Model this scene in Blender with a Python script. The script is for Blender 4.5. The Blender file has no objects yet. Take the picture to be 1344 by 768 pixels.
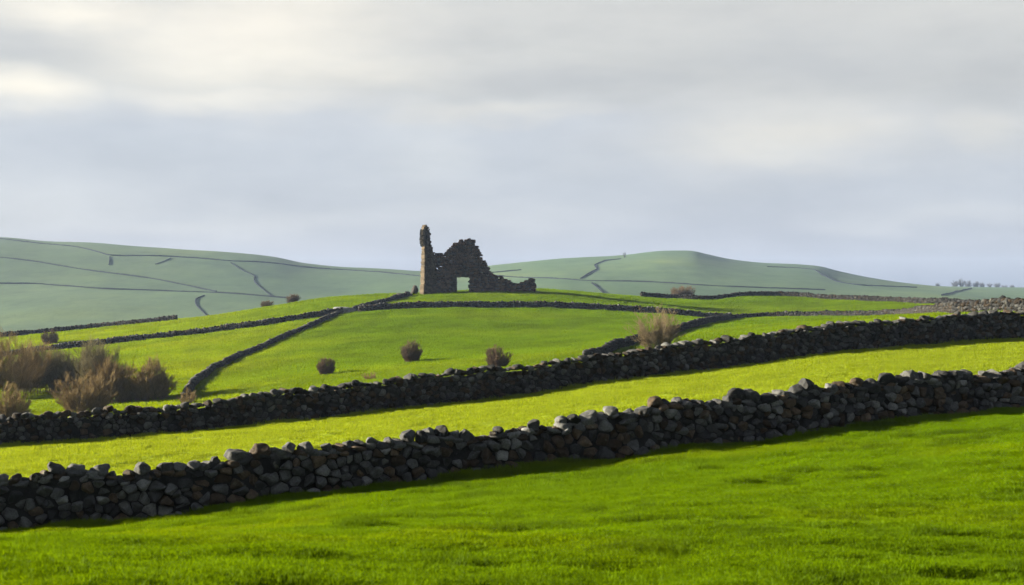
import bpy, math, random
import numpy as np

random.seed(7)
RNG = np.random.default_rng(11)
SC = bpy.context.scene
COL = SC.collection
F = 1867.0          # focal length in pixels of a 1344-wide frame
CX, CY = 672.0, 384.0
EYE = 10.0

# ----------------------------------------------------------------------------- object helpers
def tag(o, label=None, cat=None, group=None, kind=None):
    if label: o["label"] = label
    if cat: o["category"] = cat
    if group: o["group"] = group
    if kind: o["kind"] = kind
    return o

def empty(name, loc):
    o = bpy.data.objects.new(name, None)
    o.location = loc
    o.empty_display_size = 0.3
    COL.objects.link(o)
    return o

def np_mesh(name, verts, loops, sizes, col=None, smooth=True):
    """mesh from numpy arrays: verts (n,3), flat loop vertex indices, polygon sizes"""
    me = bpy.data.meshes.new(name)
    verts = np.asarray(verts, dtype=np.float32)
    loops = np.asarray(loops, dtype=np.int32).ravel()
    sizes = np.asarray(sizes, dtype=np.int32)
    me.vertices.add(len(verts)); me.vertices.foreach_set("co", verts.ravel())
    me.loops.add(len(loops)); me.loops.foreach_set("vertex_index", loops)
    me.polygons.add(len(sizes))
    starts = np.concatenate([[0], np.cumsum(sizes)[:-1]]).astype(np.int32)
    me.polygons.foreach_set("loop_start", starts)
    me.update(calc_edges=True)
    if smooth:
        me.polygons.foreach_set("use_smooth", np.ones(len(sizes), dtype=bool))
    if col is not None:
        a = me.color_attributes.new("tint", 'FLOAT_COLOR', 'POINT')
        c = np.ones((len(verts), 4), dtype=np.float32)
        c[:, :3] = col
        a.data.foreach_set("color", c.ravel())
    me.validate()
    return me

def link(name, me, mat, parent=None):
    o = bpy.data.objects.new(name, me)
    if mat: me.materials.append(mat)
    COL.objects.link(o)
    if parent is not None:
        o.parent = parent
        # mesh data is given in world space: bring it to the parent's base
        p = parent
        off = np.zeros(3)
        while p is not None:
            off += np.array(p.location); p = p.parent
        shift_mesh(me, -off)
    return o

def shift_mesh(me, d):
    n = len(me.vertices)
    co = np.empty(n * 3, dtype=np.float32); me.vertices.foreach_get("co", co)
    co = co.reshape(-1, 3) + np.asarray(d, dtype=np.float32)
    me.vertices.foreach_set("co", co.ravel()); me.update()

def link_at(name, me, mat, base):
    """top-level single-mesh thing with its origin at base"""
    shift_mesh(me, -np.asarray(base))
    o = bpy.data.objects.new(name, me)
    me.materials.append(mat); o.location = base
    COL.objects.link(o)
    return o

class Bag:
    """collects pieces of one mesh"""
    def __init__(s): s.v, s.l, s.s, s.c, s.n = [], [], [], [], 0
    def add(s, v, faces, col):
        v = np.asarray(v); faces = np.asarray(faces)
        s.v.append(v); s.l.append((faces + s.n).ravel())
        s.s.append(np.full(len(faces), faces.shape[1]))
        c = np.asarray(col, dtype=float)
        s.c.append(np.broadcast_to(c, (len(v), 3)).copy()); s.n += len(v)
    def mesh(s, name, smooth=True):
        return np_mesh(name, np.concatenate(s.v), np.concatenate(s.l), np.concatenate(s.s), np.concatenate(s.c), smooth)

# ----------------------------------------------------------------------------- noise
def _hash(ix, iy, seed):
    h = (ix.astype(np.int64) * 374761393 + iy.astype(np.int64) * 668265263 + seed * 1442695041) & 0xffffffff
    h = ((h ^ (h >> 13)) * 1274126177) & 0xffffffff
    h = h ^ (h >> 16)
    return (h & 0xffff) / 65535.0

def vnoise(x, y, seed=0):
    ix = np.floor(x); iy = np.floor(y)
    fx = x - ix; fy = y - iy
    fx = fx * fx * fx * (fx * (fx * 6 - 15) + 10); fy = fy * fy * fy * (fy * (fy * 6 - 15) + 10)
    a = _hash(ix, iy, seed); b = _hash(ix + 1, iy, seed)
    c = _hash(ix, iy + 1, seed); d = _hash(ix + 1, iy + 1, seed)
    return (a + (b - a) * fx + (c - a) * fy + (a - b - c + d) * fx * fy) * 2 - 1

def fbm(x, y, seed=0, oct=3):
    r = 0; a = 1.0; t = 0
    for k in range(oct):
        r = r + a * vnoise(x * 2 ** k + 17.3 * k, y * 2 ** k - 9.1 * k, seed + k); t += a; a *= .5
    return r / t

# ----------------------------------------------------------------------------- terrain
def pchip_tab(xs, ys):
    xs = np.array(xs, float); ys = np.array(ys, float)
    h = np.diff(xs); d = np.diff(ys) / h
    m = np.zeros_like(ys); m[0] = d[0]; m[-1] = d[-1]
    for i in range(1, len(xs) - 1):
        if d[i - 1] * d[i] > 0:
            w1 = 2 * h[i] + h[i - 1]; w2 = h[i] + 2 * h[i - 1]
            m[i] = (w1 + w2) / (w1 / d[i - 1] + w2 / d[i])
    def f(x):
        x = np.clip(x, xs[0], xs[-1])
        i = np.clip(np.searchsorted(xs, x, side='right') - 1, 0, len(xs) - 2)
        t = (x - xs[i]) / h[i]
        return ((1 + 2 * t) * (1 - t) ** 2 * ys[i] + t * (1 - t) ** 2 * h[i] * m[i]
                + t * t * (3 - 2 * t) * ys[i + 1] + t * t * (t - 1) * h[i] * m[i + 1])
    return f

def C(pairs_py, pairs_y=None, inv=False):
    """a terrain contour: image row as a function of bearing, and distance as a function of bearing"""
    fp = pchip_tab([p[0] for p in pairs_py], [p[1] for p in pairs_py])
    fy = pchip_tab([p[0] for p in pairs_y], [p[1] for p in pairs_y])
    def g(px):
        Y = fy(px)
        return Y, EYE - Y * (fp(px) - CY) / F
    return g

def ylin(a, b):   # straight wall in plan: 1/Y linear in bearing
    pts = []
    for px in np.linspace(-900, 2250, 22):
        iv = 1 / a + (1 / b - 1 / a) * px / 1344
        pts.append((px, 1 / iv))
    return pts
W1Y = ylin(32, 42)
W2Y = [(-900, 49), (-300, 54), (0, 57), (650, 65), (1344, 76), (2250, 96)]
w1_base = C([(-900, 762), (0, 693), (100, 686), (200, 676), (300, 665), (400, 651), (500, 638), (600, 625), (700, 612),
             (800, 601), (900, 585), (1000, 577), (1100, 564), (1200, 552), (1344, 536), (2250, 470)], W1Y)
w2_base = C([(-900, 640), (0, 584), (100, 578), (200, 570), (300, 561), (400, 551), (500, 540), (600, 529), (700, 518),
             (800, 502), (900, 490), (1000, 477), (1100, 463), (1200, 454), (1344, 445), (2250, 412)], W2Y)
def const(v): return [(-900, v), (2250, v)]
curves = [
    lambda px: (np.full_like(px, -80.), np.full_like(px, 8.7)),
    lambda px: (np.full_like(px, 0.), np.full_like(px, 8.2)),
    C(const(768), [(-900, 10), (0, 11), (1344, 14.5), (2250, 16)]),
    w1_base,
    w2_base,
    C([(-900, 600), (0, 549), (240, 529), (430, 503), (560, 490), (700, 476), (860, 458), (1000, 438), (1150, 423), (1344, 409), (2250, 392)],
      [(-900, 130), (860, 130), (1344, 105), (2250, 105)]),
    C([(-900, 540), (0, 494), (240, 476), (430, 453), (560, 443), (700, 440), (860, 431), (1000, 424), (1150, 417), (1344, 409.5), (2250, 393)],
      [(-900, 190), (860, 190), (1007, 188), (1344, 150), (2250, 150)]),
    C([(-900, 520), (0, 471), (45, 464), (167, 450), (301, 434.5), (448, 413), (560, 405), (700, 405), (844, 411.5), (960, 420), (1007, 417),
       (1112, 416), (1251, 413), (1344, 410), (2250, 395)],
      [(-900, 240), (1007, 240), (1112, 225), (1344, 188), (2250, 188)]),
    C([(-900, 480), (0, 443), (231, 421), (300, 413), (380, 400), (440, 391), (500, 387.5), (560, 385.5), (600, 383), (640, 380.8), (700, 380.6), (760, 384), (800, 387.5),
       (841, 391), (900, 394.5), (925, 395), (987, 390), (1035, 390), (1083, 394), (1179, 398), (1275, 402), (1344, 407), (2250, 396)],
      [(-900, 295), (480, 295), (560, 284), (760, 284), (1035, 290), (1179, 262), (1344, 232), (2250, 232)]),
    lambda px: (np.full_like(px, 360.), curves[8](px)[1] - 5),
    lambda px: (np.full_like(px, 620.), np.full_like(px, -15.)),
    C([(-900, 388), (0, 385), (285, 388), (448, 393), (560, 385), (640, 380), (762, 372), (844, 372), (960, 376), (1083, 382), (1203, 386), (1344, 391), (2250, 393)],
      const(920)),
    C([(-900, 300), (-300, 305), (0, 312), (60, 317.5), (120, 320), (200, 326), (300, 332), (360, 338), (400, 345.5), (450, 350), (500, 352), (550, 355), (600, 356), (640, 351),
       (700, 345), (760, 340.5), (800, 338.5), (820, 337), (850, 333.5), (870, 332), (905, 331.5), (930, 336), (960, 342), (1000, 346), (1050, 348), (1075, 350), (1100, 356),
       (1150, 366), (1200, 373), (1250, 376.5), (1344, 377.5), (2250, 380)],
      [(-900, 1300), (550, 1300), (700, 1450), (2250, 1500)]),
    lambda px: (np.full_like(px, 1900.), curves[12](px)[1] - 30),
    lambda px: (np.full_like(px, 2500.), np.full_like(px, -2.)),
]

def H0(X, Y):
    X = np.asarray(X, float); Y = np.asarray(Y, float)
    shp = X.shape; X = X.ravel(); Y = Y.ravel()
    px = np.clip(CX + F * X / np.maximum(Y, 12.0), -900, 2250)
    YK = []; ZK = []
    for c in curves:
        y, z = c(px); YK.append(y); ZK.append(z)
    YK = np.stack(YK, 1); ZK = np.stack(ZK, 1)
    h = np.diff(YK, axis=1); d = np.diff(ZK, axis=1) / h
    m = np.zeros_like(YK); m[:, 0] = d[:, 0]; m[:, -1] = d[:, -1]
    d0, d1 = d[:, :-1], d[:, 1:]; h0, h1 = h[:, :-1], h[:, 1:]
    w1 = 2 * h1 + h0; w2 = h1 + 2 * h0
    with np.errstate(divide='ignore', invalid='ignore'):
        mm = (w1 + w2) / (w1 / d0 + w2 / d1)
    m[:, 1:-1] = np.where(d0 * d1 > 0, mm, 0)
    Yc = np.clip(Y, YK[:, 0], YK[:, -1])
    i = np.clip((Yc[:, None] >= YK).sum(1) - 1, 0, YK.shape[1] - 2)
    r = np.arange(len(Y)); hh = h[r, i]; t = (Yc - YK[r, i]) / hh
    z = ((1 + 2 * t) * (1 - t) ** 2 * ZK[r, i] + t * (1 - t) ** 2 * hh * m[r, i]
         + t * t * (3 - 2 * t) * ZK[r, i + 1] + t * t * (t - 1) * hh * m[r, i + 1])
    return z.reshape(shp)

def H(X, Y):
    X = np.asarray(X, float); Y = np.asarray(Y, float)
    z = H0(X, Y)
    fade = np.clip(1 - (Y - 40) / 60, 0.0, 1)
    z = z + fade * (.11 * fbm(X / 1.1, Y / .8, 3, 3) + .05 * vnoise(X / 4.1, Y / 3.3, 8))
    far = np.clip((Y - 60) / 60, 0, 1)
    z = z + far * np.clip(1 - (Y - 330) / 60, 0, 1) * (.16 * fbm(X / 9, Y / 7, 21, 3))
    z = z + np.clip((Y - 500) / 300, 0, 1) * (1.6 * fbm(X / 120, Y / 150, 31, 3))
    return z

def at(px, py, ymin, ymax, n=900):
    """first visible ground point on the bearing of an image position, between two distances"""
    Y = np.geomspace(8, ymax, n)
    X = (px - CX) / F * Y
    Z = H(X, Y)
    yy = CY + F * (EYE - Z) / Y
    ok = np.where((yy <= py) & (Y >= ymin))[0]
    if len(ok) == 0:
        i = np.argmin(np.where(Y >= ymin, np.abs(yy - py), 1e9))
        return float(X[i]), float(Y[i]), float(Z[i])
    i = ok[0]
    if i > 0 and Y[i - 1] >= ymin and yy[i - 1] > py:
        t = (yy[i - 1] - py) / (yy[i - 1] - yy[i])
        y = Y[i - 1] + t * (Y[i] - Y[i - 1])
    else:
        y = Y[i]
    x = (px - CX) / F * y
    return float(x), float(y), float(H(np.array([x]), np.array([y]))[0])

def smoothstep(a, b, x):
    t = np.clip((x - a) / (b - a), 0, 1); return t * t * (3 - 2 * t)

# colours of the pastures; strip, hill and far swards each differ
G_NEAR = np.array([.065, .119, .0002])  # darkened to stand in for thin cloud shade over the front field
G_STRIP = np.array([.142, .190, .0110])
G_HILL = np.array([.055, .102, .0008])
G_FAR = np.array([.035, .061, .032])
def field_tint(X, Y):
    px = np.clip(CX + F * X / np.maximum(Y, 12.0), -900, 2250)
    y1 = w1_base(px)[0]; y2 = w2_base(px)[0]
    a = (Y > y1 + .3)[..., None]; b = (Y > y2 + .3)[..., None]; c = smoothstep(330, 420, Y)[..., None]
    # the left-hand fields and the foot of the hill carry a yellower, paler sward
    yel = np.maximum(1 - smoothstep(250, 520, px), .55 * (1 - smoothstep(120, 185, Y)))[..., None]
    hill = G_HILL * (1 + yel * np.array([.62, .36, .5]))
    col = np.where(b, hill, np.where(a, G_STRIP, G_NEAR))
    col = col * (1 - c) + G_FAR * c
    return col

# ----------------------------------------------------------------------------- materials
def nt(name):
    m = bpy.data.materials.new(name); m.use_nodes = True
    t = m.node_tree; t.nodes.clear()
    out = t.nodes.new("ShaderNodeOutputMaterial")
    return m, t, out
def N(t, typ, **kw):
    n = t.nodes.new(typ)
    for k, v in kw.items():
        if k.startswith("i_"):
            n.inputs[int(k[2:])].default_value = v
        else: setattr(n, k, v)
    return n
def noise_node(t, vec, scale, detail=4, rough=.6):
    n = N(t, "ShaderNodeTexNoise"); n.inputs["Scale"].default_value = scale
    n.inputs["Detail"].default_value = detail; n.inputs["Roughness"].default_value = rough
    t.links.new(vec, n.inputs["Vector"]); return n.outputs["Fac"]
def ramp(t, fac, stops):
    r = N(t, "ShaderNodeValToRGB"); e = r.color_ramp.elements
    while len(e) < len(stops): e.new(.5)
    for k, (p, c) in enumerate(stops):
        e[k].position = p; e[k].color = (*c, 1) if len(c) == 3 else c
    t.links.new(fac, r.inputs[0]); return r.outputs[0]
def mixc(t, mode, a, b, fac=1.0):
    m = N(t, "ShaderNodeMix", data_type='RGBA', blend_type=mode)
    for v, s in ((fac, 0), (a, 6), (b, 7)):
        if isinstance(v, (int, float)): m.inputs[s].default_value = v
        elif isinstance(v, tuple): m.inputs[s].default_value = (*v, 1)
        else: t.links.new(v, m.inputs[s])
    return m.outputs[2]
def math_node(t, op, a, b=None, c=None):
    m = N(t, "ShaderNodeMath", operation=op)
    for k, v in enumerate((a, b, c)):
        if v is None: continue
        if isinstance(v, (int, float)): m.inputs[k].default_value = v
        else: t.links.new(v, m.inputs[k])
    return m.outputs[0]
def scaled(t, vec, s):
    m = N(t, "ShaderNodeMapping"); m.inputs["Scale"].default_value = s
    t.links.new(vec, m.inputs["Vector"]); return m.outputs[0]

def mat_stone(name, gain=1.0, scale=1.0, lichen=.5, rough=.9):
    m, t, out = nt(name)
    geo = N(t, "ShaderNodeNewGeometry"); pos = geo.outputs["Position"]
    at_ = N(t, "ShaderNodeAttribute", attribute_name="tint")
    n1 = noise_node(t, pos, 5 * scale, 6, .65)
    n2 = noise_node(t, pos, 24 * scale, 4, .7)
    c = mixc(t, 'MULTIPLY', at_.outputs["Color"], ramp(t, n1, [(.28, (.45, .43, .42)), (.5, (.95, .95, .95)), (.75, (1.35, 1.33, 1.28))]))
    c = mixc(t, 'MULTIPLY', c, ramp(t, n2, [(.3, (.62, .62, .62)), (.62, (1.15, 1.15, 1.15))]))
    nl = noise_node(t, pos, 2.6 * scale, 5, .75)
    c = mixc(t, 'MIX', c, (.13 * gain, .13 * gain, .11 * gain), math_node(t, 'MULTIPLY', ramp(t, nl, [(.60, (0, 0, 0)), (.68, (1, 1, 1))]), lichen))
    b = N(t, "ShaderNodeBump"); b.inputs["Strength"].default_value = .8; b.inputs["Distance"].default_value = .03 / scale
    t.links.new(math_node(t, 'ADD', n1, math_node(t, 'MULTIPLY', n2, .5)), b.inputs["Height"])
    p = N(t, "ShaderNodeBsdfPrincipled"); p.inputs["Roughness"].default_value = rough
    p.inputs["Specular IOR Level"].default_value = .08
    t.links.new(c, p.inputs["Base Color"]); t.links.new(b.outputs[0], p.inputs["Normal"])
    t.links.new(p.outputs[0], out.inputs[0]); return m

def mat_grass_blade():
    m, t, out = nt("grass_blades")
    at_ = N(t, "ShaderNodeAttribute", attribute_name="tint", attribute_type='INSTANCER')
    d = N(t, "ShaderNodeBsdfDiffuse"); tr = N(t, "ShaderNodeBsdfTranslucent")
    g = N(t, "ShaderNodeBsdfGlossy"); g.inputs["Roughness"].default_value = .5
    g.inputs["Color"].default_value = (.5, .5, .4, 1)
    t.links.new(at_.outputs["Color"], d.inputs["Color"])
    t.links.new(mixc(t, 'MULTIPLY', at_.outputs["Color"], (1.25, 1.1, .5)), tr.inputs["Color"])
    mx = N(t, "ShaderNodeMixShader"); mx.inputs[0].default_value = .45
    t.links.new(d.outputs[0], mx.inputs[1]); t.links.new(tr.outputs[0], mx.inputs[2])
    mx2 = N(t, "ShaderNodeMixShader"); mx2.inputs[0].default_value = .004
    t.links.new(mx.outputs[0], mx2.inputs[1]); t.links.new(g.outputs[0], mx2.inputs[2])
    t.links.new(mx2.outputs[0], out.inputs[0]); return m

def mat_ground(name, far=False):
    m, t, out = nt(name)
    geo = N(t, "ShaderNodeNewGeometry"); pos = geo.outputs["Position"]
    at_ = N(t, "ShaderNodeAttribute", attribute_name="tint")
    if far:
        n1 = noise_node(t, scaled(t, pos, (1 / 160, 1 / 220, 1 / 60)), 1, 5, .6)
        n2 = noise_node(t, scaled(t, pos, (1 / 24, 1 / 50, 1 / 8)), 1, 7, .7)
        c = mixc(t, 'MULTIPLY', at_.outputs["Color"], ramp(t, n1, [(.25, (.60, .70, .80)), (.42, (.92, .95, .95)), (.55, (1.05, 1.02, 1)), (.72, (1.55, 1.30, .95))]))
        c = mixc(t, 'MULTIPLY', c, ramp(t, n2, [(.28, (.72, .76, .78)), (.5, (1, 1, 1)), (.72, (1.28, 1.22, 1.1))]))
        h = n2; dist = 1.0
    else:
        n1 = noise_node(t, scaled(t, pos, (1 / 14, 1 / 9, 1 / 9)), 1, 5, .6)
        n2 = noise_node(t, scaled(t, pos, (1 / 1.1, 1 / .8, 1 / .8)), 1, 5, .65)
        c = mixc(t, 'MULTIPLY', at_.outputs["Color"], ramp(t, n1, [(.3, (.86, .92, .8)), (.5, (1, 1, 1)), (.7, (1.14, 1.05, 1.0))]))
        c = mixc(t, 'MULTIPLY', c, ramp(t, n2, [(.3, (.75, .8, .7)), (.7, (1.15, 1.1, 1.0))]))
        h = n2; dist = .25
    b = N(t, "ShaderNodeBump"); b.inputs["Strength"].default_value = .7; b.inputs["Distance"].default_value = dist
    t.links.new(h, b.inputs["Height"])
    p = N(t, "ShaderNodeBsdfPrincipled"); p.inputs["Roughness"].default_value = .95
    p.inputs["Specular IOR Level"].default_value = .05
    t.links.new(c, p.inputs["Base Color"]); t.links.new(b.outputs[0], p.inputs["Normal"])
    t.links.new(p.outputs[0], out.inputs[0]); return m

def mat_tint(name, rough=.9, nscale=0, trans=0):
    m, t, out = nt(name)
    at_ = N(t, "ShaderNodeAttribute", attribute_name="tint")
    c = at_.outputs["Color"]
    if nscale:
        geo = N(t, "ShaderNodeNewGeometry")
        c = mixc(t, 'MULTIPLY', c, ramp(t, noise_node(t, geo.outputs["Position"], nscale), [(.3, (.6, .6, .6)), (.7, (1.3, 1.3, 1.3))]))
    p = N(t, "ShaderNodeBsdfPrincipled"); p.inputs["Roughness"].default_value = rough
    p.inputs["Specular IOR Level"].default_value = .02
    t.links.new(c, p.inputs["Base Color"])
    t.links.new(p.outputs[0], out.inputs[0]); return m

M_STONE = mat_stone("fieldstone", 1.0, 1.0, .45)
M_STONE_FAR = mat_stone("fieldstone_weathered", 1.0, .5, .4)
M_RUIN = mat_stone("ruin_masonry", .8, .35, .3)
M_BLADE = mat_grass_blade()
M_GROUND = mat_ground("pasture_turf")
M_HILLS = mat_ground("hill_pasture", far=True)
M_TWIG = mat_tint("bare_twigs", .9)
M_BARK = mat_tint("bark", .95, 12)
M_IVY = mat_tint("ivy_leaves", .6)
M_FARWALL = mat_tint("far_boundary_stone", .95, .4)

# ----------------------------------------------------------------------------- ground sheets
def sheet(name, pxs, ys, mat):
    PX, YY = np.meshgrid(pxs, ys)
    X = (PX - CX) / F * np.maximum(YY, 12.0)
    Z = H(X, YY)
    v = np.stack([X, YY, Z], -1).reshape(-1, 3)
    nx = len(pxs); ny = len(ys)
    i = (np.arange(ny - 1)[:, None] * nx + np.arange(nx - 1)[None, :]).ravel()
    f = np.stack([i, i + 1, i + nx + 1, i + nx], 1)
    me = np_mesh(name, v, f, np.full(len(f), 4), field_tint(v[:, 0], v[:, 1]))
    o = link(name, me, mat)
    o["kind"] = "structure"
    return o
pxs = np.concatenate([np.linspace(-3200, -700, 26), np.linspace(-680, -100, 30), np.arange(-92, 1440, 3.6), np.linspace(1445, 2000, 30), np.linspace(2020, 4500, 26)])
ys = np.concatenate([np.linspace(-60, 5, 24), np.geomspace(6, 360, 430)])
sheet("ground", pxs, ys, M_GROUND)
pxs2 = np.concatenate([np.linspace(-3200, -700, 26), np.linspace(-680, -100, 30), np.arange(-92, 1440, 7.2), np.linspace(1445, 2000, 30), np.linspace(2020, 4500, 26)])
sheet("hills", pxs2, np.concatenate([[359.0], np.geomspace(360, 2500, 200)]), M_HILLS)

# ----------------------------------------------------------------------------- stones
def icosphere(level):
    p = (1 + 5 ** .5) / 2
    v = [(-1, p, 0), (1, p, 0), (-1, -p, 0), (1, -p, 0), (0, -1, p), (0, 1, p), (0, -1, -p), (0, 1, -p), (p, 0, -1), (p, 0, 1), (-p, 0, -1), (-p, 0, 1)]
    f = [(0, 11, 5), (0, 5, 1), (0, 1, 7), (0, 7, 10), (0, 10, 11), (1, 5, 9), (5, 11, 4), (11, 10, 2), (10, 7, 6), (7, 1, 8), (3, 9, 4), (3, 4, 2), (3, 2, 6), (3, 6, 8), (3, 8, 9), (4, 9, 5), (2, 4, 11), (6, 2, 10), (8, 6, 7), (9, 8, 1)]
    v = [np.array(a) / np.linalg.norm(a) for a in v]
    for _ in range(level):
        cache = {}; nf = []
        def mid(a, b):
            k = (min(a, b), max(a, b))
            if k not in cache:
                q = v[a] + v[b]; v.append(q / np.linalg.norm(q)); cache[k] = len(v) - 1
            return cache[k]
        for a, b, c in f:
            ab, bc, ca = mid(a, b), mid(b, c), mid(c, a)
            nf += [(a, ab, ca), (b, bc, ab), (c, ca, bc), (ab, bc, ca)]
        f = nf
    return np.array(v), np.array(f)
ICO = {k: icosphere(k) for k in (1, 2, 3)}

def stone_colour(k=1.0):
    r = random.random()
    if r < .52: c = np.array([.050, .051, .054]) * random.uniform(.35, 1.6)
    elif r < .80: c = np.array([.058, .043, .031]) * random.uniform(.35, 1.5)
    else: c = np.array([.088, .090, .092]) * random.uniform(.75, 1.6)
    return c * k

def facet(v, n, lo=.62, hi=.95):
    """knock flat faces off a unit lump"""
    for _ in range(n):
        d = np.array([random.gauss(0, 1) for _ in range(3)]); d /= np.linalg.norm(d)
        k = random.uniform(lo, hi)
        s = np.maximum(0, v @ d - k)
        v = v - s[:, None] * d * .92
    return v

def lumpy(v, amp, f=2.0):
    o = np.array([random.uniform(0, 50) for _ in range(3)])
    n = vnoise(v[:, 0] * f + o[0], v[:, 1] * f + o[1] + v[:, 2] * 1.7, 5) + .5 * vnoise(v[:, 2] * f * 2 + o[2], v[:, 0] * f * 2 - v[:, 1] * 2.1, 6)
    return v * (1 + amp * n)[:, None]

def boulder(bag, c, dims, level, col, yaw=0.0, tilt=.25, nf=9):
    v, f = ICO[level]
    v = np.sign(v) * np.abs(v) ** .8
    v = lumpy(lumpy(facet(v, nf, .55, .92), .07), .035, 4.5)
    v = v * np.array(dims) / 2 / .88
    a = random.uniform(-tilt, tilt); ca, sa = math.cos(a), math.sin(a)
    v = np.stack([v[:, 0] * ca - v[:, 2] * sa, v[:, 1], v[:, 0] * sa + v[:, 2] * ca], 1)
    b = yaw + random.uniform(-.25, .25); cb, sb = math.cos(b), math.sin(b)
    v = np.stack([v[:, 0] * cb - v[:, 1] * sb, v[:, 0] * sb + v[:, 1] * cb, v[:, 2]], 1)
    bag.add(v + np.array(c), f, col)

def clip_poly(poly, nx, nz, d):
    """keep nx*x+nz*z <= d"""
    out = []
    n = len(poly)
    for i in range(n):
        a = poly[i]; b = poly[(i + 1) % n]
        da = nx * a[0] + nz * a[1] - d; db = nx * b[0] + nz * b[1] - d
        if da <= 0: out.append(a)
        if (da < 0 < db) or (db < 0 < da):
            t = da / (da - db); out.append((a[0] + t * (b[0] - a[0]), a[1] + t * (b[1] - a[1])))
    return out

def rubble_cells(L, hfun, ch, cw):
    """Voronoi cells of an irregular coursed rubble face, L long"""
    seeds = []
    z = 0.0
    hmax = max(hfun(s) for s in np.linspace(0, L, 40)) + .1
    while z < hmax:
        h = ch * random.uniform(.6, 1.45)
        s = random.uniform(-.4, 0)
        while s < L + .4:
            w = cw * random.choice([.45, .6, .75, .9, 1, 1.2, 1.5, 1.9]) * random.uniform(.85, 1.15)
            seeds.append((s + w / 2, z + h / 2 + random.uniform(-.48, .48) * h)); s += w
        z += h
    seeds = np.array(seeds); seeds = seeds[RNG.random(len(seeds)) > .17]
    cells = []
    for i, (x, zz) in enumerate(seeds):
        if not (0 <= x < L) or zz > hfun(x): continue
        d = seeds - seeds[i]; dist = np.hypot(d[:, 0], d[:, 1] * 1.25)
        idx = np.argsort(dist)[1:17]
        hh = hfun(x)
        poly = [(x - 1.5 * cw, max(zz - 1, -.12)), (x + 1.5 * cw, max(zz - 1, -.12)), (x + 1.5 * cw, min(zz + 1, hh)), (x - 1.5 * cw, min(zz + 1, hh))]
        for j in idx:
            q = seeds[j]
            nx, nz = (q[0] - x), (q[1] - zz) * 1.5
            mx, mz = (x + q[0]) / 2, (zz + q[1]) / 2
            poly = clip_poly(poly, nx, nz, nx * mx + nz * mz)
            if len(poly) < 3: break
        if len(poly) >= 3:
            P = np.array(poly); c = P.mean(0)
            if np.ptp(P[:, 0]) > .05 and np.ptp(P[:, 1]) > .05: cells.append((c, P - c))
    return cells

def radial(P, K=28, smooth=2):
    """distance to polygon edge from origin in K directions, corners rounded"""
    ang = np.arange(K) * 2 * math.pi / K
    dx, dz = np.cos(ang), np.sin(ang)
    r = np.full(K, 1e9)
    n = len(P)
    for i in range(n):
        a = P[i]; e = P[(i + 1) % n] - a
        den = dx * e[1] - dz * e[0]
        with np.errstate(divide='ignore', invalid='ignore'):
            t = (a[0] * e[1] - a[1] * e[0]) / den
            u = (a[0] * dz - a[1] * dx) / den
        ok = (t > 0) & (u >= -1e-6) & (u <= 1 + 1e-6)
        r = np.where(ok & (t < r), t, r)
    r = np.where(r > 1e8, .1, r)
    for _ in range(smooth):
        r = np.minimum(r, (np.roll(r, 1) + 2 * r + np.roll(r, -1)) / 4 * 1.03)
    return r

class Path:
    """plan polyline of a wall: position, tangent by length"""
    def __init__(s, xy):
        s.p = np.array(xy, float)
        d = np.hypot(*np.diff(s.p, axis=0).T); s.s = np.concatenate([[0], np.cumsum(d)]); s.L = s.s[-1]
    def at(s, t):
        t = np.asarray(t, float)
        x = np.interp(t, s.s, s.p[:, 0]); y = np.interp(t, s.s, s.p[:, 1])
        e = .6
        x1 = np.interp(t + e, s.s, s.p[:, 0]); y1 = np.interp(t + e, s.s, s.p[:, 1])
        x0 = np.interp(t - e, s.s, s.p[:, 0]); y0 = np.interp(t - e, s.s, s.p[:, 1])
        tx, ty = x1 - x0, y1 - y0; n = np.hypot(tx, ty) + 1e-9
        return x, y, tx / n, ty / n

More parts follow.
